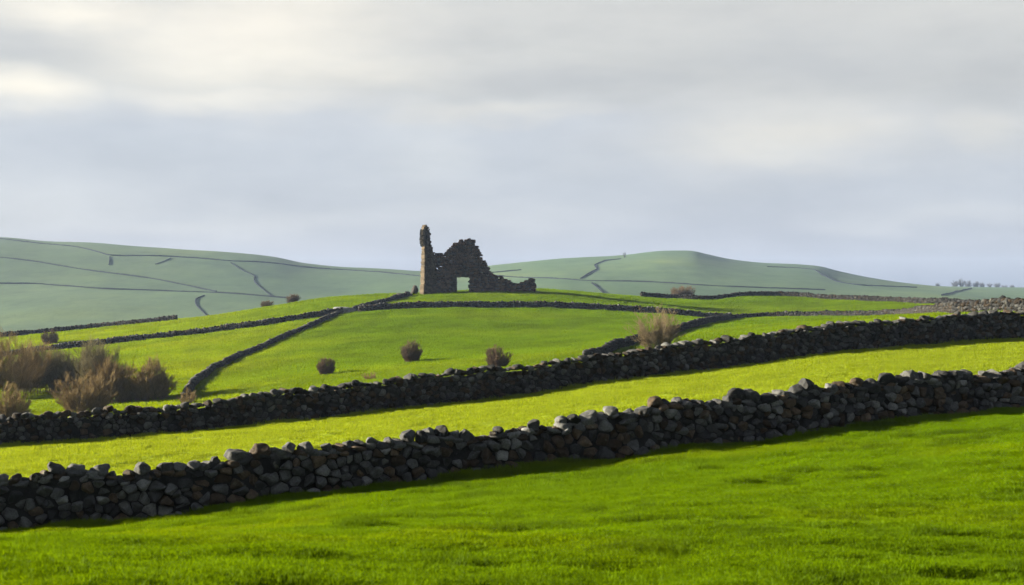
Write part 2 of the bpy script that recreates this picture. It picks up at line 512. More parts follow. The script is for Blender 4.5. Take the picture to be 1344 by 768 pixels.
def cell_stone(bag, cell, s0, path, side, half, level, colk=1.0):
    """one face stone: cell outline in the wall plane, bulging out of the wall. side -1: towards the camera"""
    c, P = cell
    v, f = ICO[level]
    K = 28
    r = radial(P, K)
    th = np.arctan2(v[:, 2], v[:, 0]) / (2 * math.pi) * K
    i0 = np.floor(th).astype(int); ft = th - i0
    R = r[i0 % K] * (1 - ft) + r[(i0 + 1) % K] * ft
    pl = np.sqrt(v[:, 0] ** 2 + v[:, 2] ** 2)
    g = np.where(pl > 1e-6, pl ** .62 * .94 * random.uniform(.9, 1.03), 0)
    ct = np.where(pl > 1e-6, v[:, 0] / np.maximum(pl, 1e-6), 0); st = np.where(pl > 1e-6, v[:, 2] / np.maximum(pl, 1e-6), 0)
    dep = min(.75 * math.sqrt(np.ptp(P[:, 0]) * np.ptp(P[:, 1])), .26) * random.uniform(.8, 1.2)
    q = np.stack([R * ct * g, np.sign(v[:, 1]) * np.abs(v[:, 1]) ** .75 * dep, R * st * g], 1)
    # facets on the outside
    sc = math.sqrt(np.ptp(P[:, 0]) * np.ptp(P[:, 1])) / 2 + 1e-3
    for _ in range(8):
        d = np.array([random.gauss(0, .8), -1.0 if random.random() < .75 else random.gauss(0, 1), random.gauss(0, .8)]); d /= np.linalg.norm(d)
        ext = (q @ d).max()
        k = ext * random.uniform(.62, .95)
        q = q - np.maximum(0, q @ d - k)[:, None] * d * .9
    q = lumpy(lumpy(q / sc, .06, 1.6), .03, 4.0) * sc
    a, b = random.gauss(0, .24), random.gauss(0, .26)
    q[:, 1] += a * q[:, 0] + b * q[:, 2]
    q[:, 1] += random.gauss(0, .055) + dep * .45
    s = s0 + c[0]
    x, y, tx, ty = path.at(s)
    nx, ny = -ty * side, tx * side          # outward normal for this side
    x = float(x); y = float(y); tx = float(tx); ty = float(ty)
    gz = float(H(np.array([x]), np.array([y]))[0])
    batter = half * (1 - .22 * c[1])
    off = batter - q[:, 1]
    wx = x + tx * q[:, 0] + nx * off
    wy = y + ty * q[:, 0] + ny * off
    wz = gz + c[1] + q[:, 2]
    ff = f if side < 0 else f[:, ::-1]
    bag.add(np.stack([wx, wy, wz], 1), ff, stone_colour(colk))

def wall_core(bag, path, hfun, half, step=.5, under=.25, inset=.1, col=(.012, .012, .012)):
    t = np.arange(0, path.L + step, step); t = np.minimum(t, path.L)
    x, y, tx, ty = path.at(t); nx, ny = -ty, tx
    g = H(x, y); h = np.array([hfun(a) for a in t]) - inset
    prof = [(-half, -under), (-half * .72, None), (half * .72, None), (half, -under)]
    rows = []
    for o, z in prof:
        zz = g + (h if z is None else z)
        rows.append(np.stack([x + nx * o, y + ny * o, zz], 1))
    v = np.concatenate(rows); n = len(t)
    f = []
    for k in range(3):
        a = np.arange(n - 1) + k * n
        f.append(np.stack([a, a + n, a + n + 1, a + 1], 1))
    f = np.concatenate(f)
    bag.add(v, f, col)
    for e in (0, n - 1):
        q = np.array([rows[k][e] for k in range(4)])
        bag.add(q, [[0, 1, 2, 3]] if e == 0 else [[3, 2, 1, 0]], col)

def curve_path(g, p0, p1, n=90):
    out = []
    for px in np.linspace(p0, p1, n):
        Y = g(np.array([px]))[0][0]; out.append(((px - CX) / F * Y, Y))
    return Path(out)

# --- nearest wall: every face stone modelled, loose cope stones as parts
def near_wall():
    path = curve_path(w1_base, -260, 1640)
    # height of the wall as seen, sampled along its bearing
    tops = pchip_tab([-300, 0, 60, 100, 150, 200, 240, 300, 350, 400, 450, 500, 600, 700, 760, 800, 850, 900, 1000, 1050, 1100, 1150, 1200, 1250, 1300, 1344, 1650],
                     [1.24, 1.26, 1.24, 1.27, 1.20, 1.18, 1.20, 1.20, 1.20, 1.22, 1.20, 1.15, 1.05, 1.02, 1.12, 1.20, 1.26, 1.24, 1.22, 1.24, 1.24, 1.18, 1.22, 1.20, 1.18, 1.20, 1.2])
    sx = np.linspace(0, path.L, 200); xx, yy, _, _ = path.at(sx); pp = CX + F * xx / yy
    def px_of(s): return float(np.interp(s, sx, pp))
    def hf(s): return float(tops(px_of(s))) - .18 + .06 * math.sin(s * 2.1) * math.sin(s * .77)
    half = .36
    x, y, _, _ = path.at(path.L / 2)
    base = (float(x), float(y), float(H(np.array([x]), np.array([y]))[0]))
    root = empty("dry_stone_wall", base)
    tag(root, "nearest dry stone wall of big loose grey boulders, between the dark front pasture and the bright strip field", "stone wall")
    bag = Bag()
    wall_core(bag, path, hf, half - .08, inset=.0)
    s = 0
    while s < path.L:
        L = min(5.0, path.L - s)
        if L < .3: break
        for cell in rubble_cells(L, lambda u: hf(s + u), .19, .26):
            cell_stone(bag, cell, s, path, -1, half, 3 if -60 < px_of(s) < 1400 else 2)
        for cell in rubble_cells(L, lambda u: hf(s + u), .22, .34):
            cell_stone(bag, cell, s, path, 1, half, 1)
        s += L
    # through stones bedded on the top under the cope
    s = .1
    while s < path.L - .1:
        w = random.uniform(.2, .4)
        x, y, tx, ty = [float(a) for a in path.at(s + w / 2)]
        g = float(H(np.array([x]), np.array([y]))[0])
        h = random.uniform(.12, .2)
        boulder(bag, (x + random.uniform(-.05, .05), y, g + hf(s + w / 2) + h * .05), (w * 1.25, random.uniform(.5, .66), h * 1.3), 2, stone_colour(.85), math.atan2(ty, tx), .2)
        s += w
    link("stonework", bag.mesh("stonework"), M_STONE, root)
    rest = Bag()
    s = .1; ncap = 0
    while s < path.L - .3:
        w = random.choice([.18, .22, .25, .28, .32, .36, .46]) * random.uniform(.85, 1.15)
        h = min(.32, w * random.uniform(.5, .9))
        if random.random() < .12: h *= 1.35
        x, y, tx, ty = [float(a) for a in path.at(s + w / 2)]
        g = float(H(np.array([x]), np.array([y]))[0])
        b = Bag()
        zc = g + hf(s + w / 2) + .01 + h * .40 + random.uniform(-.06, .06)
        o = random.uniform(-.10, .10)
        boulder(b, (x - ty * o, y + tx * o, zc), (w * 1.12, random.uniform(.38, .62), h * 1.2), 3, stone_colour(.50), math.atan2(ty, tx), .45, 10)
        px = px_of(s + w / 2)
        if -12 < px < 1356 and ncap < 100:
            link("cope_stone", b.mesh("cope_stone"), M_STONE, root); ncap += 1
        else:
            rest.add(np.concatenate(b.v), np.concatenate(b.l).reshape(-1, 3), b.c[0][0])
        s += w * random.uniform(.86, 1.0) + (random.uniform(.05, .2) if random.random() < .08 else 0)
    if rest.n: link("cope_course", rest.mesh("cope_course"), M_STONE, root)
    return path
W1 = near_wall()

def second_wall():
    path = curve_path(w2_base, -260, 1640)
    tops = pchip_tab([-300, 0, 100, 200, 300, 400, 500, 600, 700, 800, 900, 1000, 1100, 1200, 1344, 1650],
                     [1.1, 1.13, 1.18, 1.18, 1.26, 1.38, 1.42, 1.48, 1.45, 1.36, 1.50, 1.50, 1.48, 1.46, 1.52, 1.5])
    sx = np.linspace(0, path.L, 200); xx, yy, _, _ = path.at(sx); pp = CX + F * xx / yy
    def px_of(s): return float(np.interp(s, sx, pp))
    def hf(s): return float(tops(px_of(s))) - .18 + .06 * math.sin(s * 1.3) * math.sin(s * .61) + .04 * math.sin(s * 4.1)
    half = .40
    x, y, _, _ = path.at(path.L / 2)
    base = (float(x), float(y), float(H(np.array([x]), np.array([y]))[0]))
    bag = Bag()
    wall_core(bag, path, hf, half - .1)
    s = 0
    while s < path.L:
        L = min(5.0, path.L - s)
        if L < .3: break
        vis = -60 < px_of(s) < 1400
        for cell in rubble_cells(L, lambda u: hf(s + u), .17, .25):
            cell_stone(bag, cell, s, path, -1, half, 2 if vis else 1, .64)
        for cell in rubble_cells(L, lambda u: hf(s + u), .25, .4):
            cell_stone(bag, cell, s, path, 1, half, 1, .6)
        s += L
    s = .1
    while s < path.L - .3:
        w = random.uniform(.18, .40); h = w * random.uniform(.55, .9)
        x, y, tx, ty = [float(a) for a in path.at(s + w / 2)]
        g = float(H(np.array([x]), np.array([y]))[0])
        o = random.uniform(-.12, .12)
        boulder(bag, (x - ty * o, y + tx * o, g + hf(s + w / 2) + h * .3), (w * 1.15, random.uniform(.45, .75), h * 1.15), 2, stone_colour(.52), math.atan2(ty, tx), .4, 12)
        s += w * .9
    o = link_at("dry_stone_wall", bag.mesh("dry_stone_wall"), M_STONE, base)
    tag(o, "long dark dry stone wall running the full width along the far edge of the bright strip field", "stone wall")
    return path
W2 = second_wall()

# --- walls over the middle hill: low poly stones on a core
def hill_wall(pts, label, h=1.15, half=.35, dist=(80, 340), colk=1.0, name="dry_stone_wall", xyz=False, extend=0):
    P = pts if xyz else [at(px, py, *dist)[:2] for px, py in pts]
    P = np.array(P)
    if extend: P = np.concatenate([P, [P[-1] + (P[-1] - P[-2]) * extend / np.linalg.norm(P[-1] - P[-2])]])
    # soften corners
    pa = Path(P); t = np.linspace(0, pa.L, max(8, int(pa.L / 2.5)))
    f = np.stack([np.interp(t, pa.s, P[:, 0]), np.interp(t, pa.s, P[:, 1])], 1)
    for _ in range(3):
        f[1:-1] = (f[:-2] + 2 * f[1:-1] + f[2:]) / 4
    path = Path(f)
    bag = Bag()
    def hf(s): return h * (1 + .07 * math.sin(s * .5) * math.sin(s * .23 + 1) + .04 * math.sin(s * 1.9))
    wall_core(bag, path, hf, half - .06, 1.0, .35, .12, (.015, .015, .015))
    v0, f0 = ICO[1]
    xs = []
    z = .05
    while z < h + .05:
        s = random.uniform(0, .3)
        while s < path.L:
            w = random.uniform(.25, .55)
            for side in (-1, 1):
                xs.append((s + w / 2 + random.uniform(-.1, .1), z + random.uniform(-.05, .05), w, side))
            s += w * .95
        z += .24
    s = 0
    while s < path.L:
        w = random.uniform(.3, .65); xs.append((s + w / 2, None, w, 0)); s += w
    A = np.array([a[0] for a in xs]); x, y, tx, ty = path.at(A); g = H(x, y)
    for k, (s, z, w, side) in enumerate(xs):
        hh = hf(s)
        if z is not None and z > hh - .05: continue
        v = v0 * (1 + np.array([random.uniform(-.18, .18) for _ in range(len(v0))])[:, None])
        a = random.uniform(-.3, .3)
        if z is None:
            v = v * np.array([w * .55, random.uniform(.22, .4), w * random.uniform(.3, .55)]); z = hh; off = random.uniform(-.1, .1)
        else:
            v = v * np.array([w * .56, .2, random.uniform(.12, .18)]); off = side * (half * (1 - .2 * z))
        v = np.stack([v[:, 0] * math.cos(a) - v[:, 2] * math.sin(a), v[:, 1], v[:, 0] * math.sin(a) + v[:, 2] * math.cos(a)], 1)
        wx = x[k] + tx[k] * v[:, 0] - ty[k] * (off + v[:, 1])
        wy = y[k] + ty[k] * v[:, 0] + tx[k] * (off + v[:, 1])
        bag.add(np.stack([wx, wy, g[k] + z + v[:, 2]], 1), f0, stone_colour(colk))
    xm, ym, _, _ = path.at(path.L / 2)
    base = (float(xm), float(ym), float(H(np.array([xm]), np.array([ym]))[0]))
    o = link_at(name, bag.mesh(name, smooth=False), M_STONE_FAR, base)
    tag(o, label, "stone wall")
    return path

hill_wall([(470, 410.5), (500, 408), (560, 405), (620, 404.5), (700, 405), (760, 406.5), (800, 408), (844, 411.5), (900, 416), (958, 420)],
          "long low dry stone wall crossing the green hill just below the ruined tower", 1.02, dist=(180, 290), colk=.6)
hill_wall([(-60, 476), (0, 470), (45, 464), (100, 457.5), (167, 450), (240, 442), (301, 434.5), (380, 424), (448, 413)],
          "dark dry stone wall climbing left of the ruin from the brown thicket to the pale boulder", 1.02, dist=(180, 290), colk=.6)
hill_wall([(243, 527), (246, 518), (256, 504), (275, 490), (300, 477), (330, 464), (370, 446), (410, 429), (448, 413)],
          "curved dry stone wall running downhill from the pale boulder to the long wall, splitting the middle field", 0.62, half=.22, dist=(105, 290), colk=.5)
hill_wall([(770, 477), (795, 466), (820, 457), (850, 449), (880, 441), (900, 434), (925, 427), (963, 420), (1007, 417), (1060, 416.5), (1112, 416), (1180, 414.5), (1251, 413), (1336, 410)],
          "winding dry stone wall passing behind the tall bare bush and along the foot of the right rise", 0.8, half=.26, dist=(92, 270), colk=.24, extend=12)
hill_wall([(841, 391), (880, 393.5), (925, 395.5), (955, 393), (987, 390), (1035, 390), (1083, 394), (1130, 396), (1179, 398), (1230, 400), (1275, 402), (1342, 407)],
          "sunlit dry stone wall along the crest of the right rise below the far hill", 1.0, half=.3, dist=(170, 300), colk=.24, extend=14)
hill_wall([(-60, 449), (0, 443.5), (60, 438), (120, 432.5), (180, 426.5), (231, 421.5)],
          "thin dark dry stone wall along the left crest above the small round bush", 1.0, dist=(230, 300), colk=.5)
hill_wall([(464, 410), (482, 404.5), (500, 399.5), (520, 394), (536, 389.5)],
          "short dry stone wall rising from the pale boulder to the foot of the ruined tower", 0.8, half=.3, dist=(200, 300), colk=.5)

# --- boundaries on the far hills
def far_line(pts, label, h=.95, w=1.1, cat="stone wall", name="field_boundary"):
    P = np.array([at(px, py, 640, 1520, 1500)[:2] for px, py in pts])
    pa = Path(P); t = np.linspace(0, pa.L, max(6, int(pa.L / 5)))
    f = np.stack([np.interp(t, pa.s, P[:, 0]), np.interp(t, pa.s, P[:, 1])], 1)
    for _ in range(2): f[1:-1] = (f[:-2] + 2 * f[1:-1] + f[2:]) / 4
    path = Path(f); bag = Bag()
    sd = random.uniform(0, 9)
    def hf(s): return h * (1 + .22 * math.sin(s * .11 + sd) * math.sin(s * .043) + random.uniform(-.15, .15))
    wall_core(bag, path, hf, w / 2, 2.5, .8, 0, (.006, .008, .011))
    xm, ym, _, _ = path.at(path.L / 2)
    o = link_at(name, bag.mesh(name, smooth=False), M_FARWALL, (float(xm), float(ym), float(H(np.array([xm]), np.array([ym]))[0])))
    tag(o, label, cat)
LEFTW = [
    ([(-60, 309), (0, 313.5), (67, 321), (100, 324), (125, 330), (144, 336), (194, 335.5), (251, 338.5), (301, 343), (368, 346.5), (449, 354), (500, 357.5), (550, 362.5)],
     "longest boundary wall high on the left hill, just under its skyline"),
    ([(144, 337), (144, 341), (143, 348)], "very short boundary wall dropping from the left hill's top wall"),
    ([(-40, 335), (0, 338), (50, 344), (100, 352.5), (134, 357.5), (201, 366), (251, 376), (284, 383)], "faint boundary wall slanting down across the left hill between its upper and lower walls"),
    ([(-40, 372), (0, 372.5), (50, 372.5), (134, 379.5), (201, 381.5), (285, 384.5), (375, 391.5)], "dark lower boundary wall running level across the left hill"),
    ([(303, 345), (318, 355), (335, 362), (333, 369), (348, 382), (358, 390)], "zigzag boundary wall coming down the left hill from its top wall"),
    ([(268, 388), (256, 393), (257, 400), (266, 409), (273, 416)], "crooked boundary wall below the level wall at the foot of the left hill"),
    ([(224, 339), (216, 343), (204, 347)], "small stub of boundary wall under the left hill's top wall"),
]
for k, (pts, lab) in enumerate(LEFTW): far_line(pts, lab, .8 if k in (0, 2, 3) else .5, 1.0)
RIGHTW = [
    ([(640, 361), (700, 365), (762, 368.5), (844, 370), (916, 374.5), (1000, 378), (1083, 381)], "long level boundary wall across the foot of the right far hill"),
    ([(762, 366), (775, 358), (784, 353.5), (780, 348), (795, 342), (815, 340)], "boundary wall climbing the right far hill towards the lone tree"),
    ([(777, 372), (786, 379), (793, 386)], "short boundary wall at the foot of the right far hill behind the ruin's slope"),
    ([(1007, 350.5), (1040, 351.5), (1069, 354), (1083, 363), (1098, 370), (1131, 375), (1203, 377.5)], "boundary wall bending down the right shoulder of the right far hill"),
    ([(1236, 388), (1255, 383), (1275, 379)], "slanting boundary wall on the low ground under the far row of trees"),
    ([(646, 358), (665, 356.5), (684, 354.5)], "small boundary wall on the far hill close to the ruin's right slope"),
]
for pts, lab in RIGHTW: far_line(pts, lab, .7, 1.0)

# ----------------------------------------------------------------------------- ruin
RP = at(557, 388, 240, 320)
RA = math.radians(25)
MP = RP[1] / F            # metres per photo pixel at the ruin
def ruin():
    ca, sa = math.cos(RA), math.sin(RA)
    org = np.array([RP[0], RP[1], 0.0])
    zb = float(H0(np.array([RP[0] + 8]), np.array([RP[1] + 4]))[0])
    k = MP / 5.486                      # metres per pixel of the enlarged survey
    Z0 = EYE - RP[1] * ((280 + 590 / 5.486) - CY) / F
    frame = [org, RA]
    def uz(cx, cy):
        o, a = frame
        t = (520 + cx / 5.486 - CX) / F
        u = (t * o[1] - o[0]) / (math.cos(a) - t * math.sin(a))
        return u, EYE - (o[1] + u * math.sin(a)) * (280 + cy / 5.486 - CY) / F
    root = empty("ruined_castle", (RP[0], RP[1], zb))
    tag(root, "dark roofless stone ruin with one thin tower and a doorway, alone on the hilltop", "ruin")
    V, Fc = None, None
    # rounded block template: cube split 2x2 per side, corners pulled in
    def block_template():
        v, f = ICO[2]
        return np.sign(v) * np.abs(v) ** .38 / 1.0, f
    BV, BF = block_template()
    BV = BV / np.abs(BV).max(0)
    def inside(poly, x, z):
        c = False; n = len(poly); j = n - 1
        for i in range(n):
            xi, zi = poly[i]; xj, zj = poly[j]
            if (zi > z) != (zj > z) and x < (xj - xi) * (z - zi) / (zj - zi) + xi: c = not c
            j = i
        return c
    def place(bag, u, z, w, h, t0, t1, col, rot=.03):
        v = BV * (1 + np.array([random.uniform(-.07, .07) for _ in range(len(BV))])[:, None])
        v = v * np.array([w / 2, (t1 - t0) / 2, h / 2])
        a = random.gauss(0, rot)
        v = np.stack([v[:, 0] * math.cos(a) - v[:, 2] * math.sin(a), v[:, 1], v[:, 0] * math.sin(a) + v[:, 2] * math.cos(a)], 1)
        d = (t0 + t1) / 2 + v[:, 1]
        uu = u + v[:, 0]
        o, an = frame; ca, sa = math.cos(an), math.sin(an)
        bag.add(np.stack([o[0] + ca * uu - sa * d, o[1] + sa * uu + ca * d, z + v[:, 2]], 1), BF, col)
    def masonry(poly, hole, thick, front, ch, cw, k, colf, edge=.75, flush=False):
        bag = Bag()
        zs = [p[1] for p in poly]; us = [p[0] for p in poly]
        z = min(zs)
        while z < max(zs) + .3:
            h = ch * random.uniform(.8, 1.25)
            u = min(us) - random.uniform(0, cw)
            if flush:
                zq = min(max(z + h / 2, min(zs) + .05), max(zs) - .05)
                ins = [q for q in np.linspace(min(us), max(us), 80) if inside(poly, q, zq)]
                u = (ins[0] if ins else u) + random.gauss(0, .035)
            while u < max(us):
                w = cw * random.uniform(.6, 1.5)
                uc, zc = u + w / 2, z + h / 2
                u += w
                if hole and hole[0] - w * .42 < uc < hole[1] + w * .42 and zc < hole[2] + h * .3: continue
                if not inside(poly, uc, zc): continue
                # stones along the broken edge fall out at random
                rim = not (inside(poly, uc, zc + h * 1.2) and inside(poly, uc + w, zc) and inside(poly, uc - w, zc))
                if rim and random.random() > edge: continue
                th = thick(zc)
                place(bag, uc, zc + random.gauss(0, .03), w * 1.14, h * random.uniform(1.05, 1.35), front + random.gauss(0, .06), front + th + random.gauss(0, .10), colf(uc, zc), .04 if not rim else .22)
            z += h
        return bag
    def ruincol(uc, zc):
        r = random.random()
        c = np.array([.050, .031, .020]) * random.uniform(.4, 1.6)
        if r < .2: c = np.array([.042, .038, .037]) * random.uniform(.7, 1.4)
        return c
    def piercol(uc, zc):
        return np.array([.050, .038, .026]) * random.uniform(.6, 1.35)
    g0 = Z0 - 2.2
    # ivy on the head of the tower and grass tufts on the broken wall head
    def leaves(name, spots, n, spread, size, colr):
        bag = Bag()
        V = []; Fs = []; Cs = []
        for _ in range(n):
            u, z, d = random.choice(spots)
            u += random.gauss(0, spread); z += random.gauss(0, spread * 1.4); d += random.gauss(0, spread * 1.6)
            o, an = frame
            c = np.array([o[0] + math.cos(an) * u - math.sin(an) * d, o[1] + math.sin(an) * u + math.cos(an) * d, z])
            a = np.array([random.gauss(0, 1) for _ in range(3)]); a /= np.linalg.norm(a)
            e = np.array([random.gauss(0, 1) for _ in range(3)]); e -= a * (a @ e); e /= np.linalg.norm(e)
            s = size * random.uniform(.6, 1.4)
            V += [c - a * s, c + e * s * .6, c + a * s, c - e * s * .6]
            Cs.append(np.repeat([np.array(colr) * random.uniform(.5, 1.5)], 4, 0))
        V = np.array(V); f = np.arange(len(V)).reshape(-1, 4)
        bag.add(V, f, (0, 0, 0)); bag.c = [np.concatenate(Cs)]
        link(name, bag.mesh(name, False), M_IVY, root)
    pier = [(205, 620), (203, 440), (205, 300), (203, 230), (196, 165), (202, 115), (208, 86), (224, 90), (232, 118), (246, 145), (247, 190), (252, 236), (262, 252), (271, 272), (284, 290), (288, 400), (290, 620)]
    pp = [uz(*p) for p in pier]
    pp[0] = (pp[0][0] - .25, g0); pp[-1] = (pp[-1][0], g0)
    zt = max(p[1] for p in pp)
    b = masonry(pp, None, lambda z: 2.4 - .9 * max(0, (z - Z0) / (zt - Z0)) , 0.0, .30, .42, k, piercol, 1.0, True)
    link("tower_stub", b.mesh("tower_stub", True), M_RUIN, root)
    iv = []
    for cy in range(96, 236, 8):
        f = (cy - 96) / 140
        for cx in ((204 - 8 * math.sin(f * 3), 215, 232 + 12 * f) if cy > 116 else (211, 221)):
            u, z = uz(cx, cy)
            for d in (-.12, .35, .8, 1.25, 1.6):
                if random.random() < .8: iv.append((u + (.02 if cx < 206 else -.03), z, d))
    leaves("ivy", iv, 6500, .085, .09, (.013, .013, .007))
    # the gable turns the other way at the corner
    u1 = uz(285, 500)[0]
    o2 = org + np.array([ca * u1 + sa * -.0, sa * u1, 0.0]) + np.array([-sa * .35, ca * .35, 0])
    frame[0], frame[1] = o2, math.radians(-8)
    hole_l, hole_top = uz(402, 0)[0], uz(450, 457)[1]
    hole_r = uz(515, 0)[0]
    main = [(268, 292), (285, 283), (330, 287), (352, 275), (385, 240), (415, 212), (440, 200), (448, 184), (470, 200), (498, 186), (520, 181), (540, 188), (558, 192), (560, 228),
            (582, 236), (590, 262), (604, 282), (612, 310), (622, 335), (640, 362), (655, 386), (672, 408), (690, 436), (712, 455)]
    mp = [uz(*p) for p in main]
    mp = [(mp[0][0], g0)] + mp + [(mp[-1][0], g0)]
    b = masonry(mp, (hole_l, hole_r, hole_top), lambda z: 1.75, .3, .27, .40, k, ruincol, .93)
    link("gable_wall", b.mesh("gable_wall", True), M_RUIN, root)
    # lintel over the doorway
    lb = Bag()
    place(lb, (hole_l + hole_r) / 2, hole_top + .14, (hole_r - hole_l) * 1.25, .34, .30, 2.05, np.array([.035, .03, .027]), 0)
    link("lintel", lb.mesh("lintel"), M_RUIN, root)
    jb = Bag()
    z = g0; jw = uz(427, 500)[0] - hole_l
    while z < hole_top:
        h = random.uniform(.3, .5)
        place(jb, hole_l + jw / 2 - .45, z + h / 2, jw + .9, h * 1.06, 1.15, 2.0, np.array([.03, .026, .024]) * random.uniform(.7, 1.3), .01); z += h
    link("door_jamb", jb.mesh("door_jamb"), M_RUIN, root)
    low = [(668, 432), (700, 446), (720, 452), (745, 448), (770, 464), (790, 482), (815, 480), (832, 503), (868, 511), (895, 498), (922, 488), (950, 474), (962, 466), (985, 470), (998, 482), (1001, 500), (1002, 600)]
    lp = [uz(*p) for p in low]
    lp = [(lp[0][0], g0)] + lp; lp[-1] = (lp[-1][0], g0)
    b = masonry(lp, None, lambda z: 1.6, .45, .28, .42, k, lambda u, z: ruincol(u, z) * 1.2, .93)
    link("broken_wall", b.mesh("broken_wall", True), M_RUIN, root)
ruin()

def rock(px, py, dims, label, dist, name="boulder", level=3, lift=.3, colk=1.0, cat="boulder", tint=None):
    x, y, z = at(px, py, *dist)
    b = Bag()
    boulder(b, (x, y, z + dims[2] * lift), dims, level, tint if tint is not None else stone_colour(colk), random.uniform(-.4, .4), .12, 12)
    tag(link_at(name, b.mesh(name), M_RUIN, (x, y, z)), label, cat)
rock(544, 387.5, (1.35, 1.2, 2.0), "upright dark boulder standing at the left foot of the ruined tower", (240, 330), lift=.42, tint=(.022, .020, .019))
rock(539, 389.5, (1.0, 1.0, .7), "small low stone leaning against the upright boulder left of the ruin", (240, 330), tint=(.022, .020, .019))
rock(525, 390, (2.0, 1.4, .85), "flat mound of fallen stone at the end of the short wall left of the ruin", (240, 330), tint=(.026, .024, .023))
rock(452, 411.5, (4.2, 1.6, 1.2), "pale flat boulder at the corner where three hill walls meet", (200, 290), lift=.35, tint=(.17, .175, .19))

# ----------------------------------------------------------------------------- bare shrubs and trees
def tubes(groups):
    """groups of (points (n,k,3), radii (n,k), colours (n,3)): tapered 3-sided tubes"""
    V = []; Fs = []; Cs = []; base = 0
    ref = np.array([.31, .77, .55])
    for P, R, c in groups:
        n, k, _ = P.shape
        d = np.gradient(P, axis=1); d /= (np.linalg.norm(d, axis=2, keepdims=True) + 1e-9)
        a = np.cross(d, ref); a /= (np.linalg.norm(a, axis=2, keepdims=True) + 1e-9); b = np.cross(d, a)
        v = np.stack([P + (a * math.cos(t) + b * math.sin(t)) * R[..., None] for t in (0, 2.0944, 4.1888)], 2)   # n,k,3,3
        o = (np.arange(n)[:, None, None] * k + np.arange(k - 1)[None, :, None]) * 3
        i = o + np.array([0, 1, 2]); j = o + np.array([1, 2, 0])
        f = np.stack([i, j, j + 3, i + 3], -1).reshape(-1, 4) + base
        V.append(v.reshape(-1, 3)); Fs.append(f); Cs.append(np.repeat(c, k * 3, axis=0)); base += n * k * 3
    return np.concatenate(V), np.concatenate(Fs), np.concatenate(Cs)

def along(P, f):
    """points at fractional index f (n,) of polylines P (n,k,3)"""
    k = P.shape[1]; i = np.minimum(f.astype(int), k - 2); r = np.arange(len(P)); t = (f - i)[:, None]
    d = P[r, i + 1] - P[r, i]
    return P[r, i] + d * t, d / (np.linalg.norm(d, axis=1, keepdims=True) + 1e-9)

def shrub_geometry(seed, h, w, stems=26, sec=14, ter=4, r0=.03, upright=.5, shape=.5, tint=(.11, .075, .055), base_spread=.12, lump=.12, bare=.25, rise=.25, twl=1.0, kmin=.68):
    """multi-stemmed bare shrub: stems fan from the base and fill a rounded envelope"""
    g = np.random.default_rng(seed)
    cz = h * shape; tint = np.array(tint); n = stems
    az = g.uniform(0, 2 * np.pi, n); el = np.arccos(1 - g.random(n) * 1.7); k = g.uniform(kmin, .95 + lump, n)
    lob = 1 + lump * .6 * np.sin(az * 2 + seed) * np.sin(el * 3 + seed * 1.7)
    t3 = np.stack([np.sin(el) * np.cos(az), np.sin(el) * np.sin(az), np.cos(el)], 1)
    end = t3 * np.stack([w / 2 * k * lob, w / 2 * k * lob, np.where(t3[:, 2] > 0, h - cz, cz * .8) * k * lob], 1); end[:, 2] += cz
    lowz = np.clip(end[:, 2] / (h * .45), 0, 1); end[:, :2] *= (.70 + .30 * lowz)[:, None]
    end[:, 2] = np.maximum(end[:, 2], .12 * h)
    rad = np.sqrt(g.random(n))
    b = np.stack([np.cos(az) * base_spread * w * rad, np.sin(az) * base_spread * w * rad, np.zeros(n)], 1)
    up = np.stack([b[:, 0] * 1.2, b[:, 1] * 1.2, end[:, 2] * (.55 + .25 * upright)], 1)
    t = np.linspace(0, 1, 7)[None, :, None]
    mid = up * upright + (b + end) / 2 * (1 - upright)
    P = (1 - t) ** 2 * b[:, None] + 2 * t * (1 - t) * mid[:, None] + t * t * end[:, None]
    P[:, 1:-1] += g.normal(0, .015 * w, (n, 5, 3))
    cS = tint * g.uniform(.7, 1.15, n)[:, None]
    R = r0 * (1 - .8 * t[:, :, 0]) * g.uniform(.7, 1.2, n)[:, None]
    L = np.linalg.norm(end - b, axis=1)
    # side branches
    m = n * sec; ix = np.repeat(np.arange(n), sec)
    q = g.uniform(bare, 1.0, m); p, d = along(P[ix], q * 6)
    e = d * .9 + np.stack([g.normal(0, .5, m), g.normal(0, .5, m), g.normal(rise, .35, m)], 1)
    e /= np.linalg.norm(e, axis=1, keepdims=True)
    l = L[ix] * g.uniform(.10, .27, m) * (1.1 - .4 * q) * twl
    bend = np.stack([g.normal(0, .12, m), g.normal(0, .12, m), g.normal(.14, .1, m)], 1)
    tt = np.linspace(0, 1, 4)[None, :, None]
    S = p[:, None] + e[:, None] * l[:, None, None] * tt + bend[:, None] * l[:, None, None] * tt ** 2
    c2 = tint * g.uniform(.75, 1.35, m)[:, None]
    R2 = np.broadcast_to(r0 * .45 * (1 - .6 * tt[:, :, 0]), (m, 4))
    # twigs
    u = m * ter; jx = np.repeat(np.arange(m), ter)
    pp, _ = along(S[jx], g.uniform(.25, 1, u) * 3)
    e2 = e[jx] + np.stack([g.normal(0, .5, u), g.normal(0, .5, u), g.normal(rise, .35, u)], 1); e2 /= np.linalg.norm(e2, axis=1, keepdims=True)
    l2 = (l[jx] * g.uniform(.3, .75, u))[:, None]
    T = np.stack([pp, pp + e2 * l2 * .5, pp + e2 * l2 + bend[jx] * l2 * .5], 1)
    R3 = np.broadcast_to(np.array([.30, .26, .14]) * r0, (u, 3))
    c3 = c2[jx] * g.uniform(.85, 1.25, u)[:, None]
    return tubes([(P, R, cS * .8)]), tubes([(S, R2, c2), (T, R3, c3)])

